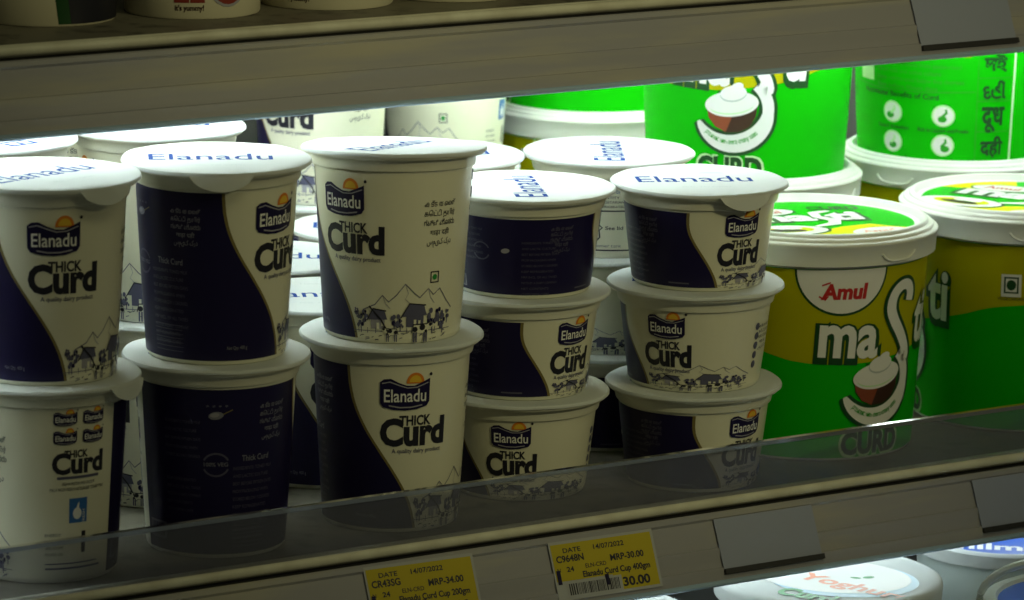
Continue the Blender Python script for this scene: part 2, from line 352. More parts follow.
def make_cup_meshes(tall):
    H, zt, rf = cup_dims(tall); k = H / 98.44
    # tub: outer wall, collar under the rim, flared flange, inner wall
    bm = bmesh.new()
    prof = [(0, 1.6), (30, 1.6), (32.5, 0.0), (34.2, 0.0), (34.9, 1.0)]
    for i in range(1, 9): z = 1 + (zt - 1) * i / 8; prof.append((rf(z), z))
    prof += [(41.9, zt + .5), (42.4, zt + 2.6), (42.3, zt + 4.5), (43.2, H - 3.4), (46.0, H - 3.0), (46.7, H - 2.2), (46.8, H - 1.0), (46.0, H - .45), (42.0, H - .6), (39.5, H - 2.4), (38.5, H - 6), (33.5, 4), (0, 3.5)]
    lathe(bm, [(r/1000, z/1000) for r, z in prof], 96)
    tub = finish(bm, 'tub', TUB)
    # label sleeve
    mats = [SLV]; bm = bmesh.new(); z0, z1 = 2.2, zt - 1.2
    n = 10; seg = 96; prof = [((rf(z0 + (z1-z0)*i/n) + .08)/1000, (z0 + (z1-z0)*i/n)/1000) for i in range(n + 1)]
    lathe(bm, prof, seg)
    art = Art()
    if tall: tab = [(2.2, 3), (12, 0), (20, -5), (33, -16), (44, -28), (55, -39), (66, -47.5), (78, -51.5), (z1, -51)]
    else: tab = [(2.2, -18), (9, -22.5), (16, -28.5), (25, -38), (31, -43), (37, -45.5), (z1, -43)]
    st = smooth_tab(tab, 26)
    edge = [(deg(d), z) for z, d in st]
    sh = 1.5
    L0 = deg(-192)
    art.p.append(([(L0, z) for u, z in edge] + [(u - sh, z) for u, z in edge], [[i, len(edge)+i, len(edge)+i+1, i+1] for i in range(len(edge)-1)], NAVY, 1))
    art.p.append(([(u - sh, z) for u, z in edge] + [(u, z) for u, z in edge], [[i, len(edge)+i, len(edge)+i+1, i+1] for i in range(len(edge)-1)], GOLD, 1))
    if tall:
        art.text('Curd', -1, 47.0, width=35, height=14.2, m=BLACK, layer=2, bold=0.045)
        art.text('THICK', -0.5, 57.3, width=16.5, height=5.2, m=BLACK, layer=2, bold=0.03)
        art.text('A quality dairy product', 1, 42.6, width=27, height=2.3, m=INK, layer=2, bold=0.012)
        art.add(village_art(), deg(-2), z0 - 1.2, .80, .98, 1)
        art.frame(deg(66)-2.6, 31.2, deg(66)+2.6, 37.2, .6, BLACK, 2).ell(deg(66), 34.2, 1.4, 1.5, GDOT, 2, n=12)
        art.add(languages_art(BLACK), deg(69), 71, 1.05, 1.17, 1)
        pc = deg(137)
        for i in range(2):
            for j in range(2): art.add(logo_art(), pc - 7.2 + 14.2*i, 84 - 9.5*j, .43, .46, 2)
        art.text('Curd', pc, 56, width=27, height=10.5, m=BLACK, layer=2, bold=0.04)
        art.text('THICK', pc - 1.5, 63.8, width=12, height=3.8, m=BLACK, layer=2, bold=0.03)
        art.rect(pc-11, 53, pc+11, 54.4, INK, 2)
        art.text('HIGH IN PROTEIN AND CALCIUM', pc, 49.8, width=17, height=1.6, m=BLACK, layer=2); art.text('MADE FROM FRESH PASTEURISED TONED MILK', pc, 47, width=29, height=1.6, m=BLACK, layer=2)
        art.rect(pc-4.8, 30.5, pc+4.8, 43, BLUEI, 2); art.ell(pc-.6, 35.3, 2.3, 3.0, WHITE, 3); art.stroke([(pc-.6, 37), (pc+.2, 41)], [2, .3], WHITE, 3); art.text('FRESH', pc+3.6, 33.5, width=7, height=1.4, m=WHITE, layer=3, rot=PI/2)
        art.add(lines_art(['ENERGY', 'NET WEIGHT', 'AND VOLUME', 'PACKED ON'], 3.3, 13, 1.5, BLACK), pc-17, 24, 1, 1, 1)
        art.text('1', pc+3.2, 15, height=11, width=2.2, m=BLACK, layer=2); art.rect(pc-17, 7, pc+14, 8, INK, 2); art.rect(pc-17, 9.6, pc+12, 10.3, INK, 2)
        art.add(languages_art(PALE, 4.2, 18), deg(-80), 77, .85, .95, 1)
        art.text('Thick Curd', deg(-94), 50.5, width=15, height=3, m=PALE, layer=2, bold=.01)
        art.add(lines_art(INGR, 4.0, 22, 1.7, DIM), deg(-112), 46, 1, 1, 1)
        for j in range(7): art.rect(deg(-112), 6 + j*2.2, deg(-84), 6.3 + j*2.2, DIM, 2)
        art.ell(deg(-125), 74.5, 3.6, 2.0, PALE, 3, rot=.15); art.ell(deg(-125)-.6, 74.8, 2.2, 1.1, INKL, 4, rot=.15); art.stroke([(deg(-125)+3, 75), (deg(-125)+8, 77.5)], .5, GOLD, 3)
        for k in range(4): art.text('*', deg(-125)-4+k*3, 78, height=2, width=1.4, m=PALE, layer=2)
        for sg in (0, 1): art.stroke([(deg(-125)+6.5*math.cos(t), 49+5.8*math.sin(t)) for t in [sg*PI + .4 + i*(PI-.8)/10 for i in range(11)]], 1.0, DIM, 2)
        art.text('100% VEG', deg(-125), 48.2, width=12, height=2.0, m=PALE, layer=2, bold=.01)
        art.add(lines_art(INGR[:5], 4.4, 19, 1.5, DIM), deg(-165), 70, 1, 1, 1); art.add(lines_art(INGR[5:], 4.0, 19, 1.5, DIM), deg(-165), 40, 1, 1, 1)
        art.add(barcode(13, 9, NAVY, DIM), deg(-187), 8, 1, 1, 1)
        art.text('Net Qty. 400 g', deg(-40), 8, width=11, height=1.8, m=PALE, layer=2)
    else:
        art.text('Curd', -.5, 14.6, width=27.5, height=12.2, m=BLACK, layer=2, bold=0.045)
        art.text('THICK', 0.4, 23.8, width=13.5, height=4.2, m=BLACK, layer=2, bold=0.03)
        art.text('A quality dairy product', .5, 11.2, width=24, height=2.0, m=INK, layer=2, bold=0.012)
        art.add(village_art(), deg(-20), z0 - 1.2, .86, .47, 1)
        art.add(languages_art(BLACK), deg(92), 33, .7, .7, 1)
        for j in range(5): art.ell(deg(80), 34-5.2*j, 1.9, 2.1, INK, 2, n=12)
        pc = deg(137)
        art.text('PRODUCT OF A DAIRY', pc, 37, width=20, height=1.7, m=BLUEI, layer=2, bold=.012); art.add(lines_art(['NET QUANTITY', 'A 100% VEGETARIAN', 'STORE REFRIGERATED'], 2.6, 24, 1.3, BLACK, bold=.01), pc-12, 34, 1, 1, 1)
        art.rect(pc-14, 26.6, pc+14, 27.4, BLACK, 2)
        art.stroke([(pc-6, 24), (pc-4, 22), (pc-4.4, 19), (pc-2.6, 17.5), (pc-4.4, 16), (pc-4, 12), (pc-6, 10)], .8, BLACK, 2)
        art.text('Mfd.', pc-10, 20, width=5, height=2, m=BLACK, layer=2); art.text('Exp.', pc-10, 13, width=5, height=2, m=BLACK, layer=2); art.text('See lid', pc+4, 16.4, width=10, height=2, m=BLACK, layer=2, bold=.02)
        art.text('Customer care', pc-2, 6.4, width=20, height=1.8, m=INK, layer=2); art.rect(pc-14, 4.2, pc+14, 5.0, BLACK, 2)
        art.add(languages_art(DIM, 3.6, 16), deg(-80), 37, .8, .8, 1)
        art.add(lines_art(INGR, 3.1, 20, 1.2, DIM), deg(-112), 30, 1, 1, 1)
        art.ell(deg(-125), 26, 2.3, 1.3, INKL, 3, rot=.15)
        for sg in (0, 1): art.stroke([(deg(-146)+5*math.cos(t), 25+4.6*math.sin(t)) for t in [sg*PI + .4 + i*(PI-.8)/10 for i in range(11)]], .8, DIM, 2)
        art.add(lines_art(INGR[:6], 3.2, 16, 1.2, DIM), deg(-168), 36, 1, 1, 1)
        art.add(barcode(16, 6.4, NAVY, DIM), deg(-190), 4, 1, 1, 1); art.frame(deg(-190), 4, deg(-190)+16, 10.4, .5, PALE, 4)
        art.rect(deg(-62), 4, deg(-44), 4.8, DIM, 2)
    pl = cyl_place(lambda v: rf(v) + .08, RREF)
    bake(art, pl, mats, bm)
    label = finish(bm, 'label', mats)
    mats = []; lg = Art()
    if tall: lg.add(logo_art(), -6, 74.5, .95, 1.10, 2)
    else: lg.add(logo_art(), -.5, 36.3, .78, .84, 2)
    logo = finish(bake(lg, pl, mats), 'logo', mats)
    return dict(tub=tub, label=label, logo=logo, H=H/1000)
def make_lid_mesh(seed, textm=LBLUE):
    rnd = random.Random(seed); bm = bmesh.new(); seg = 96
    ph = [rnd.random()*6 for _ in range(4)]
    def wob(t): return .35*math.sin(3*t+ph[0]) + .22*math.sin(7*t+ph[1]) + .12*math.sin(13*t+ph[2])
    rings = []
    for r, z, k in ((0, .3, 0), (20, .3, 0), (38, .28, 0), (41, .42, 0), (45.5, .42, .3), (47.1, .2, 1), (47.7, -.6, 1.2), (47.7, -1.5, 1.2), (47.3, -1.5, 1.2), (46.8, -.3, .4), (40, -.25, 0), (0, -.25, 0)):
        if r == 0: rings.append([bm.verts.new((0, 0, z/1000))])
        else: rings.append([bm.verts.new(((r + .5*wob(t)*k)*math.sin(t)/1000, -(r + .5*wob(t)*k)*math.cos(t)/1000, (z + .5*wob(t*1.0)*k)/1000)) for t in [2*PI*i/seg for i in range(seg)]])
    for a, b in zip(rings, rings[1:]):
        for i in range(seg):
            j = (i+1) % seg
            if len(a) == 1: bm.faces.new((a[0], b[i], b[j]))
            elif len(b) == 1: bm.faces.new((a[j], a[i], b[0]))
            else: bm.faces.new((a[i], b[i], b[j], a[j]))
    mats = [LID]; a = Art()
    a.text('Elanadu', -3, -7.5, width=62, height=17, m=textm, layer=1, bold=0.004)
    a.ell(9, 17, 7, 5.5, LGREY, 1, a0=0, a1=PI); a.text('PEEL TO OPEN', 0, -24, width=26, height=3, m=LGREY, layer=1)
    a.text('Thick Curd', 2, 26, width=24, height=4, m=LGREY, layer=1)
    bake(a, flat_place(.00032), mats, bm, wrap=False)
    return finish(bm, 'lid', mats)
def make_tab_mesh():
    bm = bmesh.new(); n = 12; top = []; bt = []
    for i in range(n + 1):
        t = (i / n - .5) * .66; f = math.cos((i/n - .5)*PI)
        r0 = 47.3; d = 7.6 * f ** .6
        col = []
        for q in (0, .5, 1): col.append((( r0 + .6 + q*1.4)*math.sin(t), -(r0 + .6 + q*1.4)*math.cos(t), -1.0 - d*q*(.8 + .2*q)))
        top.append([bm.verts.new([c/1000 for c in p]) for p in col]); bt.append([bm.verts.new((p[0]*.993/1000, p[1]*.993/1000, p[2]/1000)) for p in col])
    for g, rev in ((top, 0), (bt, 1)):
        for a, b in zip(g, g[1:]):
            for q in range(2):
                f = (a[q], b[q], b[q+1], a[q+1]); bm.faces.new(f[::-1] if not rev else f)
    for q in range(2):
        bm.faces.new((top[0][q], top[0][q+1], bt[0][q+1], bt[0][q])); bm.faces.new((top[-1][q], bt[-1][q], bt[-1][q+1], top[-1][q+1]))
    for i in range(n): bm.faces.new((top[i][2], bt[i][2], bt[i+1][2], top[i+1][2])); bm.faces.new((top[i][0], top[i+1][0], bt[i+1][0], bt[i][0]))
    bmesh.ops.recalc_face_normals(bm, faces=bm.faces)
    return finish(bm, 'pull_tab', LID)
TALL = make_cup_meshes(True); SMALL = make_cup_meshes(False)
LIDS = [make_lid_mesh(k) for k in (1, 2, 3)]; TABM = make_tab_mesh()
protos = {}
def az(x, y): return math.atan2(x - CAMP.x, y - CAMP.y)
def cup(kind, x, y, z, phi, lid_phi, tab_phi, label, group, lidk=0, tabbed=True):
    """phi: where the lettering sits, degrees to the right of the side that faces the aisle viewer"""
    d = TALL if kind == 'tall' else SMALL; a = az(x, y)
    if kind not in protos:
        o = empty('curd_cup', None, 'curd cup')
        link('tub', d['tub'], o); lb = link('label', d['label'], o); link('logo', d['logo'], lb)
        ld = link('lid', LIDS[0], o, (0, 0, d['H'])); tb = link('pull_tab', TABM, o, (0, 0, d['H']))
        protos[kind] = o; r = o
    else:
        p = protos[kind]; r = p.copy(); C.objects.link(r)
        for ch in list(p.children):
            if ch.name.startswith('pull_tab') and not tabbed: continue
            c = ch.copy(); C.objects.link(c); c.parent = r
            for g in ch.children:
                e = g.copy(); C.objects.link(e); e.parent = c
    r.location = (x, y, z + .0004); r.rotation_euler = (0, 0, 0)
    r['label'] = label; r['category'] = 'curd cup'; r['group'] = group
    for ch in r.children:
        if ch.name.startswith('tub') or ch.name.startswith('label'): ch.rotation_euler = (0, 0, math.radians(phi) - a)
        elif ch.name.startswith('lid'): ch.rotation_euler = (0, 0, math.radians(lid_phi) - a); ch.data = LIDS[lidk]
        else: ch.rotation_euler = (0, 0, math.radians(tab_phi) - a)
    return r

# ------------------------------------------------------------------ shelves and cooler
XL, XR = -0.95, 1.25
def rail_profile(s=1.0):
    "slanted price channel: outer face with three shallow ridges"
    fy, fz = -.0155, -.0350
    def P(t, d): # t down the face 0..1, d outwards
        L = math.hypot(fy, fz); n = (fz/L, -fy/L)
        return (-.0015 + fy*t + n[0]*d, -.0065 + fz*t + n[1]*d)
    o = []
    for t, d in ((0, 0), (.03, .0012), (.09, .0012), (.12, 0), (.49, 0), (.51, .0012), (.54, .0012), (.66, 0), (.77, 0), (.79, .0012), (.82, .0012), (.93, 0), (1, 0)): o.append(P(t, d))
    o += [(o[-1][0] + .0015, o[-1][1] - .0004), (-.0005, -.0085)]
    return o
def shelf(name, label, y0, z0, depth, guard):
    r = empty(name, label, 'shelf', (0, 0, 0))
    bm = bmesh.new(); extrude_x(bm, [(y0+.010, z0-.004), (y0+.010, z0-.0008), (y0+.014, z0), (y0+depth, z0), (y0+depth, z0-.009), (y0+.03, z0-.009), (y0+.010, z0-.009)], XL, XR)
    link('deck', finish(bm, 'deck', DECK), r)
    bm = bmesh.new(); n = 10
    p = [(y0+.0022 - .0022*math.cos(t), z0 - .0026 + .0026*math.sin(t)) for t in [-.9 + i*(PI+.6)/n for i in range(n+1)]]
    extrude_x(bm, [(y0+.011, z0-.0065), (y0+.004, z0-.0065)] + p + [(y0+.0062, z0-.0026), (y0+.0085, z0-.0006), (y0+.011, z0-.0006)], XL, XR)
    link('front_lip', finish(bm, 'front_lip', LIP), r)
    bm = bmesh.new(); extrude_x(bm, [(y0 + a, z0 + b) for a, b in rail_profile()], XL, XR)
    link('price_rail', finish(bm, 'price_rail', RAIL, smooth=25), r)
    bm = bmesh.new(); box(bm, XL, XR, y0-.0005, y0+.012, z0-.0095, z0-.0064); link('rail_gap_shade', finish(bm, 'rail_gap_shade', DARK, smooth=0), r)  # black strip painted in for the shadow beneath the lip
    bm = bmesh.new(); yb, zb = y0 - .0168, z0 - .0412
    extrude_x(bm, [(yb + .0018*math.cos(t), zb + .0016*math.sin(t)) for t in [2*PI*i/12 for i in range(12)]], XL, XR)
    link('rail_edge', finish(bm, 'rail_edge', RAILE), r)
    if guard:
        bm = bmesh.new(); box(bm, XL, XR, y0+.0040, y0+.0058, z0-.002, z0+.0245); g = link('clear_guard', finish(bm, 'clear_guard', ACRYL, smooth=0), r)
        bm = bmesh.new(); extrude_x(bm, [(y0+.0036, z0+.0245), (y0+.0062, z0+.0245), (y0+.0062, z0+.0268), (y0+.0049, z0+.0274), (y0+.0036, z0+.0268)], XL, XR); link('guard_bead', finish(bm, 'guard_bead', ACRYLE, smooth=0), g)
    return r
YL, ZL = -.054, 0.0; YU, ZU = 0.0, .2616
shelf('cooler_shelf', 'middle metal cooler shelf with clear guard, holding the navy and white curd cups', YL, ZL, .60, True)
shelf('cooler_shelf', 'upper cooler shelf with grey price rail above the curd cups', YU, ZU, .546, False)
cab = empty('cooler_cabinet', 'dark open cooler cabinet standing behind and below the shelves', 'cooler', (0, .55, -1.0))
bm = bmesh.new(); box(bm, XL-.03, XR+.03, 0, .04, 0, 1.9); link('back_panel', finish(bm, 'back_panel', BACKM, smooth=0), cab)
ZB = -.1230
bm = bmesh.new(); box(bm, XL-.03, XR+.03, -.92, 0, 0, 1.0+ZB); link('bottom_deck', finish(bm, 'bottom_deck', BACKM, smooth=0), cab)
for sx in (XL-.03, XR): 
    bm = bmesh.new(); box(bm, sx, sx+.03, -.62, 0, 1.0+ZB, 1.9); link('side_panel', finish(bm, 'side_panel', BACKM, smooth=0), cab)
bm = bmesh.new(); box(bm, -3, 3, -3, 2, -1.02, -1.0); fl = link('floor', finish(bm, 'floor', FLOORM, smooth=0)); tag(fl, kind='structure')
def tube_light(x0, x1, y, z, label, mount_z, lm):
    r = empty('fluorescent_lamp', label, 'lamp', (0, 0, 0))
    bm = bmesh.new(); tube(bm, [(x0, y, z), (x1, y, z)], .0065, 10); link('tube', finish(bm, 'tube', lm), r)
    for xx in (x0, x1):
        bm = bmesh.new(); box(bm, xx-.006, xx+.006, y-.010, y+.010, z-.009, mount_z); link('end_cap', finish(bm, 'end_cap', TUB, smooth=0), r)
    bm = bmesh.new(); box(bm, x0, x1, y-.012, y+.012, mount_z-.003, mount_z); link('reflector', finish(bm, 'reflector', WHITE, smooth=0), r)
tube_light(XL+.1, XR-.1, YU+.062, ZU-.020, 'front fluorescent tube hidden under the upper cooler shelf', ZU-.0092, LAMP)
tube_light(XL+.1, XR-.1, YU+.290, ZU-.020, 'added rear fill tube, unseen under the upper cooler shelf', ZU-.0092, FILLR)  # added tube, brightens the back rows
tube_light(XL+.1, XR-.1, YL+.050, ZL-.024, 'fluorescent tube hidden under the middle cooler shelf', ZL-.0092, LAMPB)

# ------------------------------------------------------------------ curd cups
HT, HS = TALL['H'] + .0006, SMALL['H'] + .0006
X0 = 1.4
GF = 'curd cups in the front row'; GB = 'curd cups behind the front row'
cup('tall', 1.1605-X0, 0, 0, -112, 0, 60, 'tall curd cup showing four small logos, at the bottom of the far left stack', GF)
cup('tall', 1.1605-X0, 0, HT, 16, 42, 40, 'tall white and navy curd cup on top of the far left stack', GF, 1)
cup('tall', 1.2570-X0, 0, 0, 125, 0, 150, 'tall curd cup with its all-navy back to the front, bottom of the second stack', GF, 2)
cup('tall', 1.2570-X0, .0, HT, 57, 2, 3, 'tall mostly navy curd cup with drooping lid tab, top of the second stack from left', GF, 2)
cup('tall', 1.3607-X0, 0, 0, 19.5, 0, 150, 'tall curd cup with navy left side and centred logo, bottom of the third stack', GF)
c3 = cup('tall', 1.3607-X0, .0, HT, -31, 60, 150, 'tall mostly white curd cup with mountain village drawing, top of the third stack', GF, 1)
cup('small', 1.4545-X0, .0213, 0, -6, 0, 150, 'small white curd cup at the bottom of the stack right of the tall cups', GF)
cup('small', 1.4540-X0, .0213, HS, 46, 0, 150, 'small half navy curd cup in the middle of the stack right of the tall cups', GF)
cup('small', 1.4555-X0, .0213, 2*HS, 110, 98, 160, 'small all-navy curd cup with barcode, top of the stack right of the tall cups', GF, 2)
cup('small', 1.5460-X0, -.0090, 0, 46, 0, 150, 'small half navy curd cup at the bottom of the stack beside the green buckets', GF)
cup('small', 1.5462-X0, -.0085, HS, -22, 0, 150, 'small mostly white curd cup in the middle of the stack beside the green buckets', GF)
cup('small', 1.5478-X0, -.0075, 2*HS, 37, 10, 32, 'small curd cup with drooping lid tab, top of the stack beside the green buckets', GF, 1)
# second row
def stack(kind, x, y, n, specs):
    H = HT if kind == 'tall' else HS
    for i in range(n):
        ph, lp, lab = specs[i]; cup(kind, x-X0, y, H*i, ph, lp, 170 if i < n-1 else lp+150, lab, GB, i % 3)
stack('tall', 1.1830, .1100, 2, [(40, 0, 'tall curd cup under another at the far left of the second row'), (60, 130, 'tall curd cup whose lid edge shows behind the far left stack')])
stack('tall', 1.2785, .1040, 2, [(-45, 0, 'tall curd cup at the base of the second-row stack between the two left stacks'), (-62, 2, 'tall curd cup with readable blue lid lettering, behind the two left stacks')])
stack('tall', 1.3750, .0965, 1, [(20, 5, 'lone tall curd cup whose lid shows low between the second and third stacks')])
stack('tall', 1.4040, .2010, 1, [(20, 0, 'tall curd cup, second lid up seen low between the second and third stacks')])
stack('tall', 1.4999, .2503, 1, [(60, 0, 'tall curd cup hidden mostly behind the third stack, its rim curving beside it')])
stack('tall', 1.2980, .2150, 2, [(150, 0, 'tall curd cup at the base of a third-row stack at left'), (-75, 0, 'tall curd cup glimpsed between the two left lids in the third row')])
stack('tall', 1.5225, .3480, 2, [(0, 0, 'tall curd cup carrying another in the fourth row behind the third stack'), (-31, 0, 'tall white curd cup with large lettering right under the upper shelf edge')])
stack('tall', 1.6480, .4080, 2, [(-60, 0, 'tall curd cup carrying another at the back, left of the white bucket lid'), (-68, 0, 'tall white curd cup with green dot and mountains just under the upper shelf')])
stack('small', 1.4670, .1270, 3, [(30, 0, 'small curd cup at the base of the stack behind the third and fourth stacks'), (50, 0, 'middle small curd cup of the stack behind the third and fourth stacks'), (30, 12, 'small curd cup with a half-hidden lid right behind the tall third stack')])
stack('small', 1.5560, .0915, 3, [(60, 0, 'small curd cup at the base of the stack behind the gap by the buckets'), (-35, 0, 'middle small curd cup glimpsed in the gap between the small front stacks'), (-137, 93, 'small curd cup with sideways lid lettering and printed table, behind the small stacks')])

# ------------------------------------------------------------------ green buckets
RB = 62.0
BH = 127.3
def brf(z): return 58.3 + (64.6 - 58.3) * z / 112.0
def bowl_art():
    a = Art()
    # crescent swoosh of the S, dark outline then white
    def S(w):
        pts = []
        for i in range(27): t = -2.75 + i*(3.6/26); pts.append((0 + 20.5*math.cos(t), 22 + 20.5*math.sin(t)))
        # up the spine to the hooked top
        pts += [(20.5, 32), (19, 40), (14.5, 48), (9, 56), (6, 63), (7.5, 71), (12.5, 76), (18.5, 76), (21, 71), (20, 66)]
        for _ in range(2):
            q = [pts[0]]
            for A_, B_ in zip(pts, pts[1:]): q += [(A_[0]*.75+B_[0]*.25, A_[1]*.75+B_[1]*.25), (A_[0]*.25+B_[0]*.75, A_[1]*.25+B_[1]*.75)]
            pts = q + [pts[-1]]
        wd = []
        n = len(pts)
        for i in range(n):
            q = i/(n-1); b = 1.5 + 9.5*math.sin(PI*min(q/.62, 1))**.8 if q < .62 else 6.0
            if q > .5: b = max(b, 6.4 - 3.2*max(0, (q-.86)/.14))
            wd.append(b + w)
        return pts, wd
    p, w_ = S(4.2); a.stroke(p, w_, DGREEN, 2)
    p, w_ = S(0); a.stroke(p, w_, WHITE, 3)
    # bowl of curd
    a.poly([(-14, 24), (-13, 17), (-9, 11.5), (-3, 8.5), (4, 8.8), (10, 12), (13.5, 18), (14.5, 26)], BROWN, 4)
    a.poly([(-3, 8.5), (4, 8.8), (10, 12), (13.5, 18), (14.5, 26), (2, 22)], CHOC, 5)
    a.ell(0, 25.5, 15, 7.6, WHITE, 6, rot=.12); a.ell(0, 24.3, 12.5, 5, LGREEN, 7, rot=.12) ; a.ell(0, 25.6, 13.2, 5.6, WHITE, 8, rot=.12)
    a.ell(1, 31.5, 7.4, 4.6, LGREY, 9, rot=.2); a.ell(1, 32.3, 7.2, 4.4, WHITE, 10, rot=.2); a.ell(3, 36, 3.6, 2.4, WHITE, 11, rot=.5)
    t = 'probiotic with extra creamy taste'
    for i, ch in enumerate(t):
        if ch == ' ': continue
        an = -2.35 + i * 1.62 / len(t)
        a.text(ch, 20.6*math.cos(an), 22 + 20.6*math.sin(an), height=2.2, width=1.35, m=MGREEN, layer=5, rot=an + PI/2)
    return a
def make_bucket_meshes():
    bm = bmesh.new()
    prof = [(0, 3), (54, 3), (56, 0), (57.6, 0), (58.3, 1)] + [(brf(z), z) for z in (15, 30, 45, 60, 75, 90, 105, 112)] + [(66.4, 112.5), (66.4, 119), (64, 121), (62, 120), (57, 6), (0, 5)]
    lathe(bm, [(r/1000, z/1000) for r, z in prof], 120); body = finish(bm, 'bucket_body', BUCK)
    # printed wrap
    mats = [GREEN]; bm = bmesh.new(); lathe(bm, [((brf(z) + .08)/1000, z/1000) for z in [1.5 + i*10.7 for i in range(11)]], 120)
    a = Art(); D = lambda d: math.radians(d)*RB
    yb = [(-180, 64), (-165, 74), (-120, 82), (-80, 70), (-50, 57), (-25, 43.5), (-8, 38.5), (4, 42), (18, 56), (33, 69), (60, 75), (90, 78), (120, 82), (140, 68), (152, 60), (164, 58), (174, 60), (180, 64)]
    q = [(D(x), y) for x, y in smooth_tab(yb, 60)]
    a.p.append((q + [(u, 108.2) for u, _ in q], [[i, i+1, len(q)+i+1, len(q)+i] for i in range(len(q)-1)], YELLOW, 1))
    # white half disc with the maker's word
    hd = [(D(-22) + 26*math.cos(t), 108.2 + 26*math.sin(t)) for t in [PI + i*PI/24 for i in range(25)]]
    a.poly(hd, DGREEN, 2); a.poly([(D(-22) + 24.8*math.cos(t), 108.2 + 24.6*math.sin(t)) for t in [PI + i*PI/24 for i in range(25)]], WHITE, 3)
    a.text('Amul', D(-21), 92, width=26, height=8.5, m=RED, layer=4, bold=.045, shear=.12)
    a.stroke([(D(-21)-14, 93.4), (D(-21)-10.5, 91.4), (D(-21)-9, 93.6)], .9, RED, 4); a.stroke([(D(-21)-12.5, 99.5), (D(-21)-8, 101.2)], .9, RED, 4)
    a.text('ma', D(-17.5), 57.5, width=40, height=21.5, m=DGREEN, layer=4, bold=.085, rot=-.05); a.text('ma', D(-17.5), 59.3, width=35, height=17.5, m=WHITE, layer=5, bold=.03, rot=-.05)
    a.text('ti', D(34), 60, width=20, height=31, m=DGREEN, layer=4, bold=.085, rot=-.05); a.text('ti', D(34), 62, width=15.5, height=27.5, m=WHITE, layer=5, bold=.03, rot=-.05)
    b = bowl_art(); a.add(b, 0, 22.3, 1.06, .98, 4)
    a.text('CURD', D(-1), 2.6, width=43, height=14.5, m=LGREEN, layer=4, bold=.065); a.text('CURD', D(-1), 3.6, width=40, height=12.5, m=DGREEN, layer=5, bold=.045)
    a.rect(D(77)-5.5, 79, D(77)+5.5, 92, WHITE, 3); a.frame(D(77)-4, 81, D(77)+4, 90.5, .9, DGREEN, 4); a.ell(D(77), 85.8, 2.6, 3, DGREEN, 4); a.text('VEGETARIAN', D(77), 77, width=15, height=1.8, m=BLACK, layer=3)
    # back panel: benefits with round icons
    bc = 150
    for i, t in enumerate(['Masti Curd is made from pasteurised', 'toned milk and active culture', 'Keep refrigerated below five degrees', 'Best before fifteen days']): a.text(t, D(bc)-29, 58.5-4.6*i, width=(56, 44, 58, 42)[i], height=2.6, m=MGREEN, layer=3, bold=.02, align='LEFT')
    a.rect(D(bc)-47, 47, D(bc)-33, 62, LGREEN, 3); a.text('FRESH', D(bc)-40, 55, width=11, height=3, m=MGREEN, layer=4)
    a.stroke([(D(bc)-52, 45), (D(bc)-30, 43.5), (D(bc), 43.5), (D(bc)+36, 45)], .7, MGREEN, 3)
    a.text('Nutritional Benefits of Curd', D(bc)-14, 39.5, width=56, height=3.2, m=DGREEN, layer=3, bold=.02)
    for i, (cx, cy) in enumerate(((-17, 30), (17, 30), (-17, 12), (17, 12))):
        a.ell(D(bc)+cx, cy, 7.2, 6.6, LGREEN, 3); a.ell(D(bc)+cx, cy, 6.0, 5.5, WHITE, 4)
        a.ell(D(bc)+cx-1.5+i, cy-2, 2.8, 2.0, MGREEN, 5); a.stroke([(D(bc)+cx-1, cy-1), (D(bc)+cx+2, cy+2), (D(bc)+cx+1.5, cy+4)], 1.6, MGREEN if i % 2 else LGREEN, 6)
    a.text('Good digestion', D(bc)-17, 20, width=24, height=2.2, m=DGREEN, layer=3, bold=.02); a.text('Rich in Calcium and Protein', D(bc)+17, 20, width=32, height=2.2, m=DGREEN, layer=3, bold=.02)
    a.rect(D(bc)+37, 2, D(bc)+37.6, 78, MGREEN, 3)
    for y in (20.5, 39, 53): a.rect(D(bc)+37, y, D(bc)+59, y+.7, MGREEN, 3)
    for y, t in ((12, 'दही'), (30, 'दूध'), (46, 'દહીં'), (63, 'দই')): a.text(t, D(bc)+48, y-5, width=15, height=11, m=DGREEN, layer=3, bold=.035)
    a.rect(D(bc)+60, 1.6, D(bc)+61.5, 108, LGREEN, 3)
    wrap_me = finish(bake(a, cyl_place(lambda v: brf(v) + .08, RB), mats, bm), 'label', mats)
    # lid
    bm = bmesh.new()
    prof = [(0, 123.4), (59.4, 123.4), (60.2, 124.0), (60.9, 127.0), (61.6, 127.6), (63.0, 127.5), (63.8, 126.8), (64.2, 125.6), (66.4, 125.3), (67.0, 124.6), (67.2, 123.5), (69.0, 123.1), (69.7, 122.3), (69.6, 121.2), (69.1, 120.8), (68.6, 110.5), (67.9, 110.2), (67.3, 110.5), (67.2, 121.5), (0, 121.6)]
    lathe(bm, [(r/1000, z/1000) for r, z in prof], 120); lid = finish(bm, 'lid', BUCK, smooth=50)
    mats = []; a = Art()
    a.ell(0, 0, 56.5, 56.5, GREEN, 1, n=72)
    a.poly([(56*math.cos(t), 56*math.sin(t)) for t in [-2.0 + i*1.55/16 for i in range(17)]] + [(30, -12), (12, -20), (-4, -34)], YLID, 2)
    a.poly([(-56*math.cos(t), 56*math.sin(t)) for t in [.1 + i*.9/12 for i in range(13)]] + [(-20, 30), (-34, 12)], YLID, 2)
    a.ell(-22, -30, 27, 15, DGREEN, 3, rot=.1); a.ell(-22, -30, 25, 13.5, WHITE, 4, rot=.1); a.ell(-22, -29, 17, 8, YLID, 5, rot=.1); a.ell(-22, -32, 12, 4, CHOC, 6); a.ell(-20, -25, 9, 5, WHITE, 6)
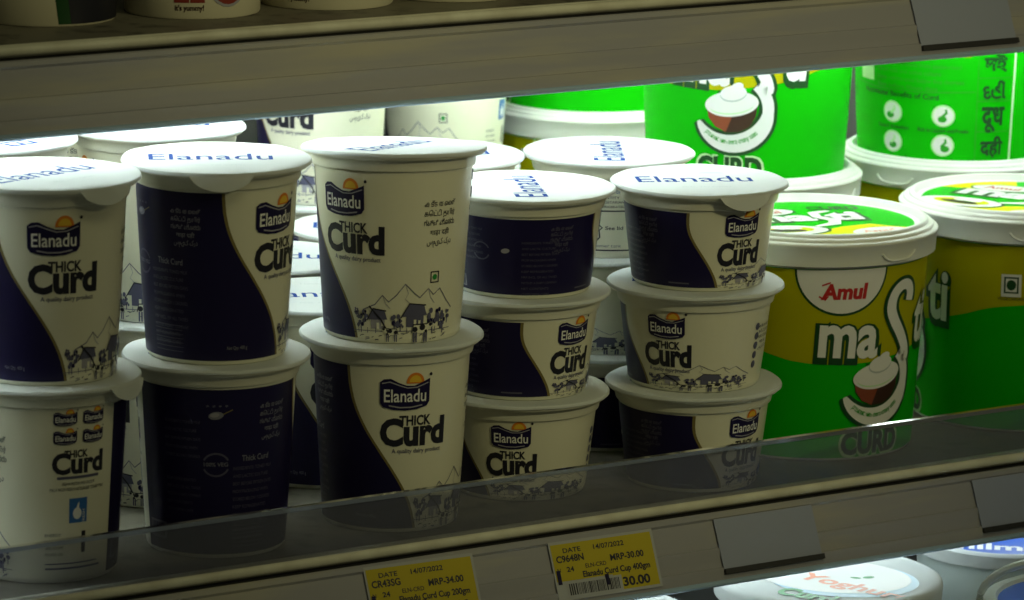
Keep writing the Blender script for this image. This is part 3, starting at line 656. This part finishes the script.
    a.text('ma ti', -4, -4, width=76, height=26, m=DGREEN, layer=3, bold=.09, rot=.12); a.text('ma ti', -4, -2, width=70, height=22, m=WHITE, layer=4, bold=.045, rot=.12)
    a.stroke([(-2, -20), (10, -12), (12, -2), (4, 8), (4, 20), (14, 26)], [3, 8, 8, 6, 7, 4], WHITE, 5)
    a.ell(-24, 22, 20, 11, DGREEN, 3, rot=.3); a.ell(-24, 22, 18.5, 9.6, WHITE, 4, rot=.3); a.text('Amul', -24, 18, width=22, height=8, m=RED, layer=5, bold=.03, rot=.2)
    a.ell(31, -33, 17, 10, WHITE, 3, rot=.4); a.text('Amul', 31, -36, width=20, height=6, m=PINK, layer=4, bold=.02, rot=.3)
    a.text('CURD', 18, 30, width=30, height=10, m=DGREEN, layer=4, bold=.04)
    disc = finish(bake(a, flat_place(.12345), mats, wrap=False), 'lid_print', mats)
    bm = bmesh.new(); n = 14
    pts = []
    for i in range(n+1):
        t = (i/n-.5)*.36; e = abs(i/n-.5)*2
        pts.append((69.3*math.sin(t), -69.3*math.cos(t), 116.5 - 4.2*(1 - e**4)))
    tube(bm, [[c/1000 for c in p] for p in pts], .0007, 6); rib = finish(bm, 'lid_tab', BUCK)
    return body, wrap_me, lid, disc, rib
BB, BW, BL_, BD, BT = make_bucket_meshes()
bproto = None
def bucket(x, y, z, phi, lid_phi, tab_phi, label):
    global bproto
    a = az(x, y)
    if bproto is None:
        r = empty('curd_bucket', None, 'curd bucket'); link('bucket_body', BB, r); link('label', BW, r)
        l = link('lid', BL_, r); link('lid_print', BD, l); link('lid_tab', BT, l); bproto = r
    else:
        r = bproto.copy(); C.objects.link(r)
        for ch in list(bproto.children):
            c = ch.copy(); C.objects.link(c); c.parent = r
            for g in ch.children:
                e = g.copy(); C.objects.link(e); e.parent = c
    r.location = (x, y, z + .0004); r['label'] = label; r['category'] = 'curd bucket'; r['group'] = 'green and white curd buckets'
    for ch in r.children:
        if ch.name.startswith('label') or ch.name.startswith('bucket_body'): ch.rotation_euler = (0, 0, math.radians(phi)-a)
        else:
            ch.rotation_euler = (0, 0, math.radians(lid_phi)-a)
            for g in ch.children:
                if g.name.startswith('lid_tab'): g.rotation_euler = (0, 0, math.radians(tab_phi-lid_phi))
    return r
HB = .12345 + .0005
bucket(1.6575-X0, .0372, 0, 38, 12, 44, 'front green and yellow curd bucket beside the small cup stack, big white lettering')
bucket(1.8025-X0, .0330, 0, -80, -30, 6, 'curd bucket at the right edge of the front row, showing a small square green dot')
bucket(1.7230-X0, .1930, 0, 20, 0, 60, 'curd bucket underneath the bright green one that shows the bowl picture')
bucket(1.7230-X0, .1930, HB, -8, 0, 0, 'bright green curd bucket with white bowl picture, stacked behind the front bucket')
bucket(1.8720-X0, .1830, 0, 60, 0, -30, 'curd bucket whose white lid carries the bucket with round icons')
bucket(1.8720-X0, .1830, HB, -172, 0, 0, 'bright green curd bucket with four round icons, stacked at the far right')
bucket(1.7760-X0, .4340, 0, 120, 0, 90, 'curd bucket at the back whose white lid shows right of the mountain cup')
bucket(1.7760-X0, .4340, HB, -80, 0, 90, 'curd bucket at the back, only its shaded green foot showing under the shelf')

# ------------------------------------------------------------------ price tags and paper inserts on the rails
FN = Vector((0, -.0375, .0165)).normalized(); FD = Vector((0, -.0165, -.0375)).normalized()
def on_rail(x, y0, z0, down, out=.0014):
    p = Vector((x, y0 - .0015, z0 - .0065)) + FD * down + FN * out; return p
def rail_frame(o, x, y0, z0, down, out=.0014, roll=0.0):
    X = Vector((1, 0, 0)); Y = -FD; Z = FN
    m = Matrix((X, Y, Z)).transposed().to_4x4() @ Matrix.Rotation(roll, 4, 'Z'); m.translation = on_rail(x, y0, z0, down, out); o.matrix_world = m
def price_tag(x, down, roll, label, code, price, barc):
    o = empty('price_tag', label, 'price tag', group='yellow price tags on the rail')
    bm = bmesh.new(); box(bm, -.0325, .0325, -.0155, .0155, -.0003, 0); mats = [TAGW]
    link('sleeve', finish(bm, 'sleeve', mats, smooth=0), o)
    mats = []; a = Art()
    a.poly([(-31.5, -6.5), (-4, -6.5), (-4, -13.5), (31, -13.5), (31, 14), (-31.5, 14)], TAGY, 1) if False else None
    a.rect(-31.5, -5.5, 31, 14, TAGY, 1); a.rect(3, -14, 31, -5.5, TAGY, 1)
    a.text('DATE', -19, 9.2, width=11, height=2.4, m=BLACK, layer=2, bold=.02); a.text('14/07/2022', 4, 9.0, width=19, height=2.6, m=BLACK, layer=2, bold=.02)
    a.text(code, -21, 4.4, width=17, height=3.6, m=BLACK, layer=2, bold=.03); a.text('MRP-' + price, 14, 1.8, width=21, height=3.4, m=BLACK, layer=2, bold=.03)
    a.text('N', -29, -.6, width=2, height=2, m=BLACK, layer=2); a.text('24', -22, -.8, width=4.5, height=2.6, m=BLACK, layer=2, bold=.03); a.text('ELN-CRD', -6, 0, width=13, height=2.2, m=BLACK, layer=2, bold=.01)
    a.text('Elanadu Curd Cup ' + ('400gm' if barc else '200gm'), 6, -4.6, width=42, height=3.2, m=BLACK, layer=2, bold=.03)
    a.text(price, 17, -12.4, width=17, height=4.8, m=BLACK, layer=2, bold=.035)
    if barc: a.add(barcode(34, 8, BLACK, TAGW), -26, -14.2, 1, 1, 1)
    else: a.rect(-24, -8.5, -2, -8.0, INK, 2)
    a.rect(-31, -7, -28.6, .4, NAVY, 3); a.rect(-2.0, -10.5, .4, -4.8, NAVY, 3)
    link('printed_paper', finish(bake(a, flat_place(0), mats, wrap=False), 'printed_paper', mats, smooth=0), o)
    rail_frame(o, x, YL, ZL, down, .0014, roll)
    return o
price_tag(1.342-X0, .0175, -.012, 'yellow price tag with a torn top edge, under the third stack of cups', 'CR43SG', '34.00', False)
price_tag(1.4532-X0, .0190, -.006, 'yellow price tag with a visible barcode, below the small curd cups', 'C9648N', '30.00', True)
def insert(x0, x1, y0, z0, d0, d1, label):
    o = empty('paper_insert', label, 'label insert', group='blank paper inserts on the rails'); w_ = (x1-x0)/2; h = (d1-d0)/2
    bm = bmesh.new(); box(bm, -w_, w_, -h, h, -.0003, .0001); link('paper', finish(bm, 'paper', BLANK, smooth=0), o)
    bm = bmesh.new(); box(bm, -w_, w_+.0006, -h-.0028, -h, -.0004, .0016); link('holder_shadow_strip', finish(bm, 'holder_shadow_strip', DARK, smooth=0), o)  # black holder strip, with the slot's shadow painted in
    rail_frame(o, (x0+x1)/2, y0, z0, (d0+d1)/2, .0014)
insert(1.5258-X0, 1.5902-X0, YL, ZL, .0040, .0310, 'blank grey paper insert on the lower rail, right of the barcode tag')
insert(1.7000-X0, 1.7660-X0, YL, ZL, .0040, .0310, 'blank grey paper insert at the far right of the lower rail')
insert(1.6885-X0, 1.7548-X0, YU, ZU, .0035, .0315, 'blank grey paper insert on the upper rail at top right')

# ------------------------------------------------------------------ tubs on the upper shelf
def upper_tub(x, y, z, kind, phi, label):
    o = empty('dairy_tub', label, 'dairy tub', (x, y, z), math.radians(phi)-az(x, y), group='tubs on the upper shelf')
    rf = lambda v: 34.9 + 0.6*v/70
    bm = bmesh.new(); prof = [(0, 2), (32, 2), (33.5, 0), (34.3, 0), (34.9, 1.0)] + [(rf(v), v) for v in (15, 30, 45, 62)] + [(36, 62.5), (36.2, 64), (36.2, 66.5), (35, 66), (33.5, 6), (0, 5)]
    lathe(bm, [(r/1000, v/1000) for r, v in prof], 80); link('tub', finish(bm, 'tub', CREAM), o)
    bm = bmesh.new(); lathe(bm, [(0, .0670), (.0354, .0670), (.0366, .0660), (.0366, .0645), (.0363, .0645), (.0363, .0666), (0, .0666)], 80); link('lid', finish(bm, 'lid', LID), o)
    a = Art(); mats = []
    if kind == 'green':
        a.p.append(([(12, 1.2), (100, 1.2), (92, 58), (4, 58)], [[0, 1, 2, 3]], DGREEN, 1)); a.p.append(([(19, 1.2), (96, 1.2), (88, 58), (11, 58)], [[0, 1, 2, 3]], BLACK, 2))
        a.p.append(([(-60, 1.2), (-44, 1.2), (-38, 58), (-60, 58)], [[0, 1, 2, 3]], YELLOW, 1))
        a.text('FRESH', -14, 30, width=34, height=9, m=DGREEN, layer=1, bold=.04)
    else:
        a.rect(-14, 8.5, -5.6, 46, DRED, 1); a.rect(-5, 8.5, 3, 46, DRED, 1)
        a.text("it's yummy!", -5.5, 4.6, width=16, height=2.8, m=CHOC, layer=1, bold=.03)
        a.ell(17, 26.5, 15.5, 20.6, INKL, 2); a.ell(17, 26.5, 14, 19.2, DRED, 3); a.ell(17, 33, 9, 8, WHITE, 4)
        a.text('CURD', 17, 18, width=20, height=7, m=WHITE, layer=4, bold=.04)
    link('label', finish(bake(a, cyl_place(lambda v: rf(v)+.08, 38.), mats), 'label', mats), o)
ZD = ZU + .0002
upper_tub(1.2040-X0, .0812, ZD, 'green', -8, 'cream tub with green and black side at the left end of the upper shelf')
upper_tub(1.2821-X0, .0707, ZD, 'red', 6, 'cream tub with two red blocks and small lettering, second on the upper shelf')
upper_tub(1.3599-X0, .0676, ZD, 'red', -18, 'cream tub with a red circle near its foot, third on the upper shelf')
upper_tub(1.4336-X0, .0636, ZD, 'red', 70, 'cream tub at the right end of the upper shelf row, only its foot showing')

# ------------------------------------------------------------------ products on the bottom deck
def yog_tub(x, y, z, label):
    Hh = z - ZB - .0001; dz = Hh - .0700
    o = empty('yoghurt_tub', label, 'yoghurt tub', (x, y, ZB + .0001), -az(x, y), group='white yoghurt tubs on the bottom deck')
    bm = bmesh.new(); lathe(bm, [(0, .002), (.044, .002), (.046, 0), (.0485, 0), (.0495, .0015), (.0565, .058+dz), (.0595, .0585+dz), (.0595, .0665+dz), (.056, .066+dz), (.047, .006), (0, .005)], 96); link('tub', finish(bm, 'tub', TUB), o)
    bm = bmesh.new(); lathe(bm, [(a_, b_ + dz) for a_, b_ in ((0, .0685), (.054, .0685), (.0555, .0700), (.0605, .0700), (.0622, .0690), (.0626, .0670), (.0622, .0600), (.0612, .0600), (.0605, .0665), (0, .0665))], 96); l = link('lid', finish(bm, 'lid', LID, smooth=50), o)
    q = Art(); mats = []
    q.ell(8, -2, 42, 36, SKYP, 1, n=48, rot=-.3); q.ell(3, 4, 43, 34, WHITE, 2, n=48, rot=-.3)
    q.text('Yoghurt', 11, -22, width=72, height=13, m=PINK, layer=3, bold=.03, rot=-.62)
    q.text('Curd', -14, -43, width=34, height=14, m=GDOT, layer=3, bold=.05, rot=-.5)
    q.ell(22, 3, 3.4, 2.2, GDOT, 3, rot=.5); q.ell(15, 1, 3, 1.6, GDOT, 3, rot=-.3)
    link('lid_print', finish(bake(q, flat_place(.0686 + dz), mats, wrap=False), 'lid_print', mats, smooth=0), l)
    return o
yog_tub(1.6150-X0, -.0428, -.0560, 'white yoghurt tub just below the blank insert, with salmon and green lid lettering')
yog_tub(1.4546-X0, -.0403, -.0560, 'white yoghurt tub at the bottom edge under the barcode tag, only a lid corner showing')
def blue_tub(x, y, ztop, rl, label, handle, phi=0, ph_t=0):
    Hh = ztop - ZB - .0001; a = az(x, y); o = empty('milk_product_tub', label, 'dairy tub', (x, y, ZB+.0001), -a, group='blue-lidded tubs on the bottom deck')
    bm = bmesh.new(); lathe(bm, [(0, .002), (rl*.76, .002), (rl*.79, 0), (rl*.83, 0), (rl*.84, .0015), (rl*.95, Hh-.012), (rl*.955, Hh-.003), (rl*.9, Hh-.003), (rl*.8, .006), (0, .005)], 96); link('tub', finish(bm, 'tub', XBODY), o)
    bm = bmesh.new(); lathe(bm, [(0, Hh-.002), (rl*.88, Hh-.002), (rl*.90, Hh), (rl*.97, Hh), (rl, Hh-.001), (rl, Hh-.008), (rl*.975, Hh-.008), (rl*.97, Hh-.003), (0, Hh-.0028)], 96); l = link('lid', finish(bm, 'lid', HANDLE if handle else LID, smooth=50), o)
    q = Art(); mats = []; R_ = rl*1000
    q.ell(0, 0, R_*.885, R_*.885, MBLUE, 1, n=64)
    q.text('milma', -R_*.12, -R_*.62, width=R_*1.0, height=R_*.25, m=WHITE, layer=2, bold=.03, rot=ph_t)
    pr = link('lid_print', finish(bake(q, flat_place(Hh-.0019), mats, wrap=False), 'lid_print', mats, smooth=0), l)
    if handle:
        bm = bmesh.new(); n = 28; pts = []
        for i in range(n+1):
            t = PI*i/n; pts.append((-(rl+.003)*math.cos(t), -.010*math.sin(t) + 0, Hh-.012 + .038*math.sin(t)**.7))
        tube(bm, pts, .0022, 8); link('bail_handle', finish(bm, 'bail_handle', HANDLE), o)
    return o
blue_tub(1.7590-X0, -.0180, -.0560, .053, 'blue-lidded tub with white lettering tucked under the rail at bottom right', False)
blue_tub(1.6770-X0, -.200, -.0404, .063, 'tub with a milky bail handle in the bottom right corner', True)

# crushed top of the mostly white cup: its rim sags towards the back
def squash(o, ang=0.045):
    for ch in list(o.children) + [g for c_ in o.children for g in c_.children]:
        ch.data = ch.data.copy()
        mw = Matrix.Rotation(ch.rotation_euler[2], 4, 'Z')
        if ch.parent != o: mw = Matrix.Rotation(ch.parent.rotation_euler[2], 4, 'Z')
        zo = ch.location.z; back = Vector((math.sin(az(o.location.x, o.location.y)), math.cos(az(o.location.x, o.location.y)), 0))
        for v in ch.data.vertices:
            p = mw @ v.co; d = p.dot(back); z = p.z + zo; k = max(0, z / TALL['H'])**2
            v.co.z -= (d + .030) * math.tan(ang) * 1.6 * k
squash(c3)
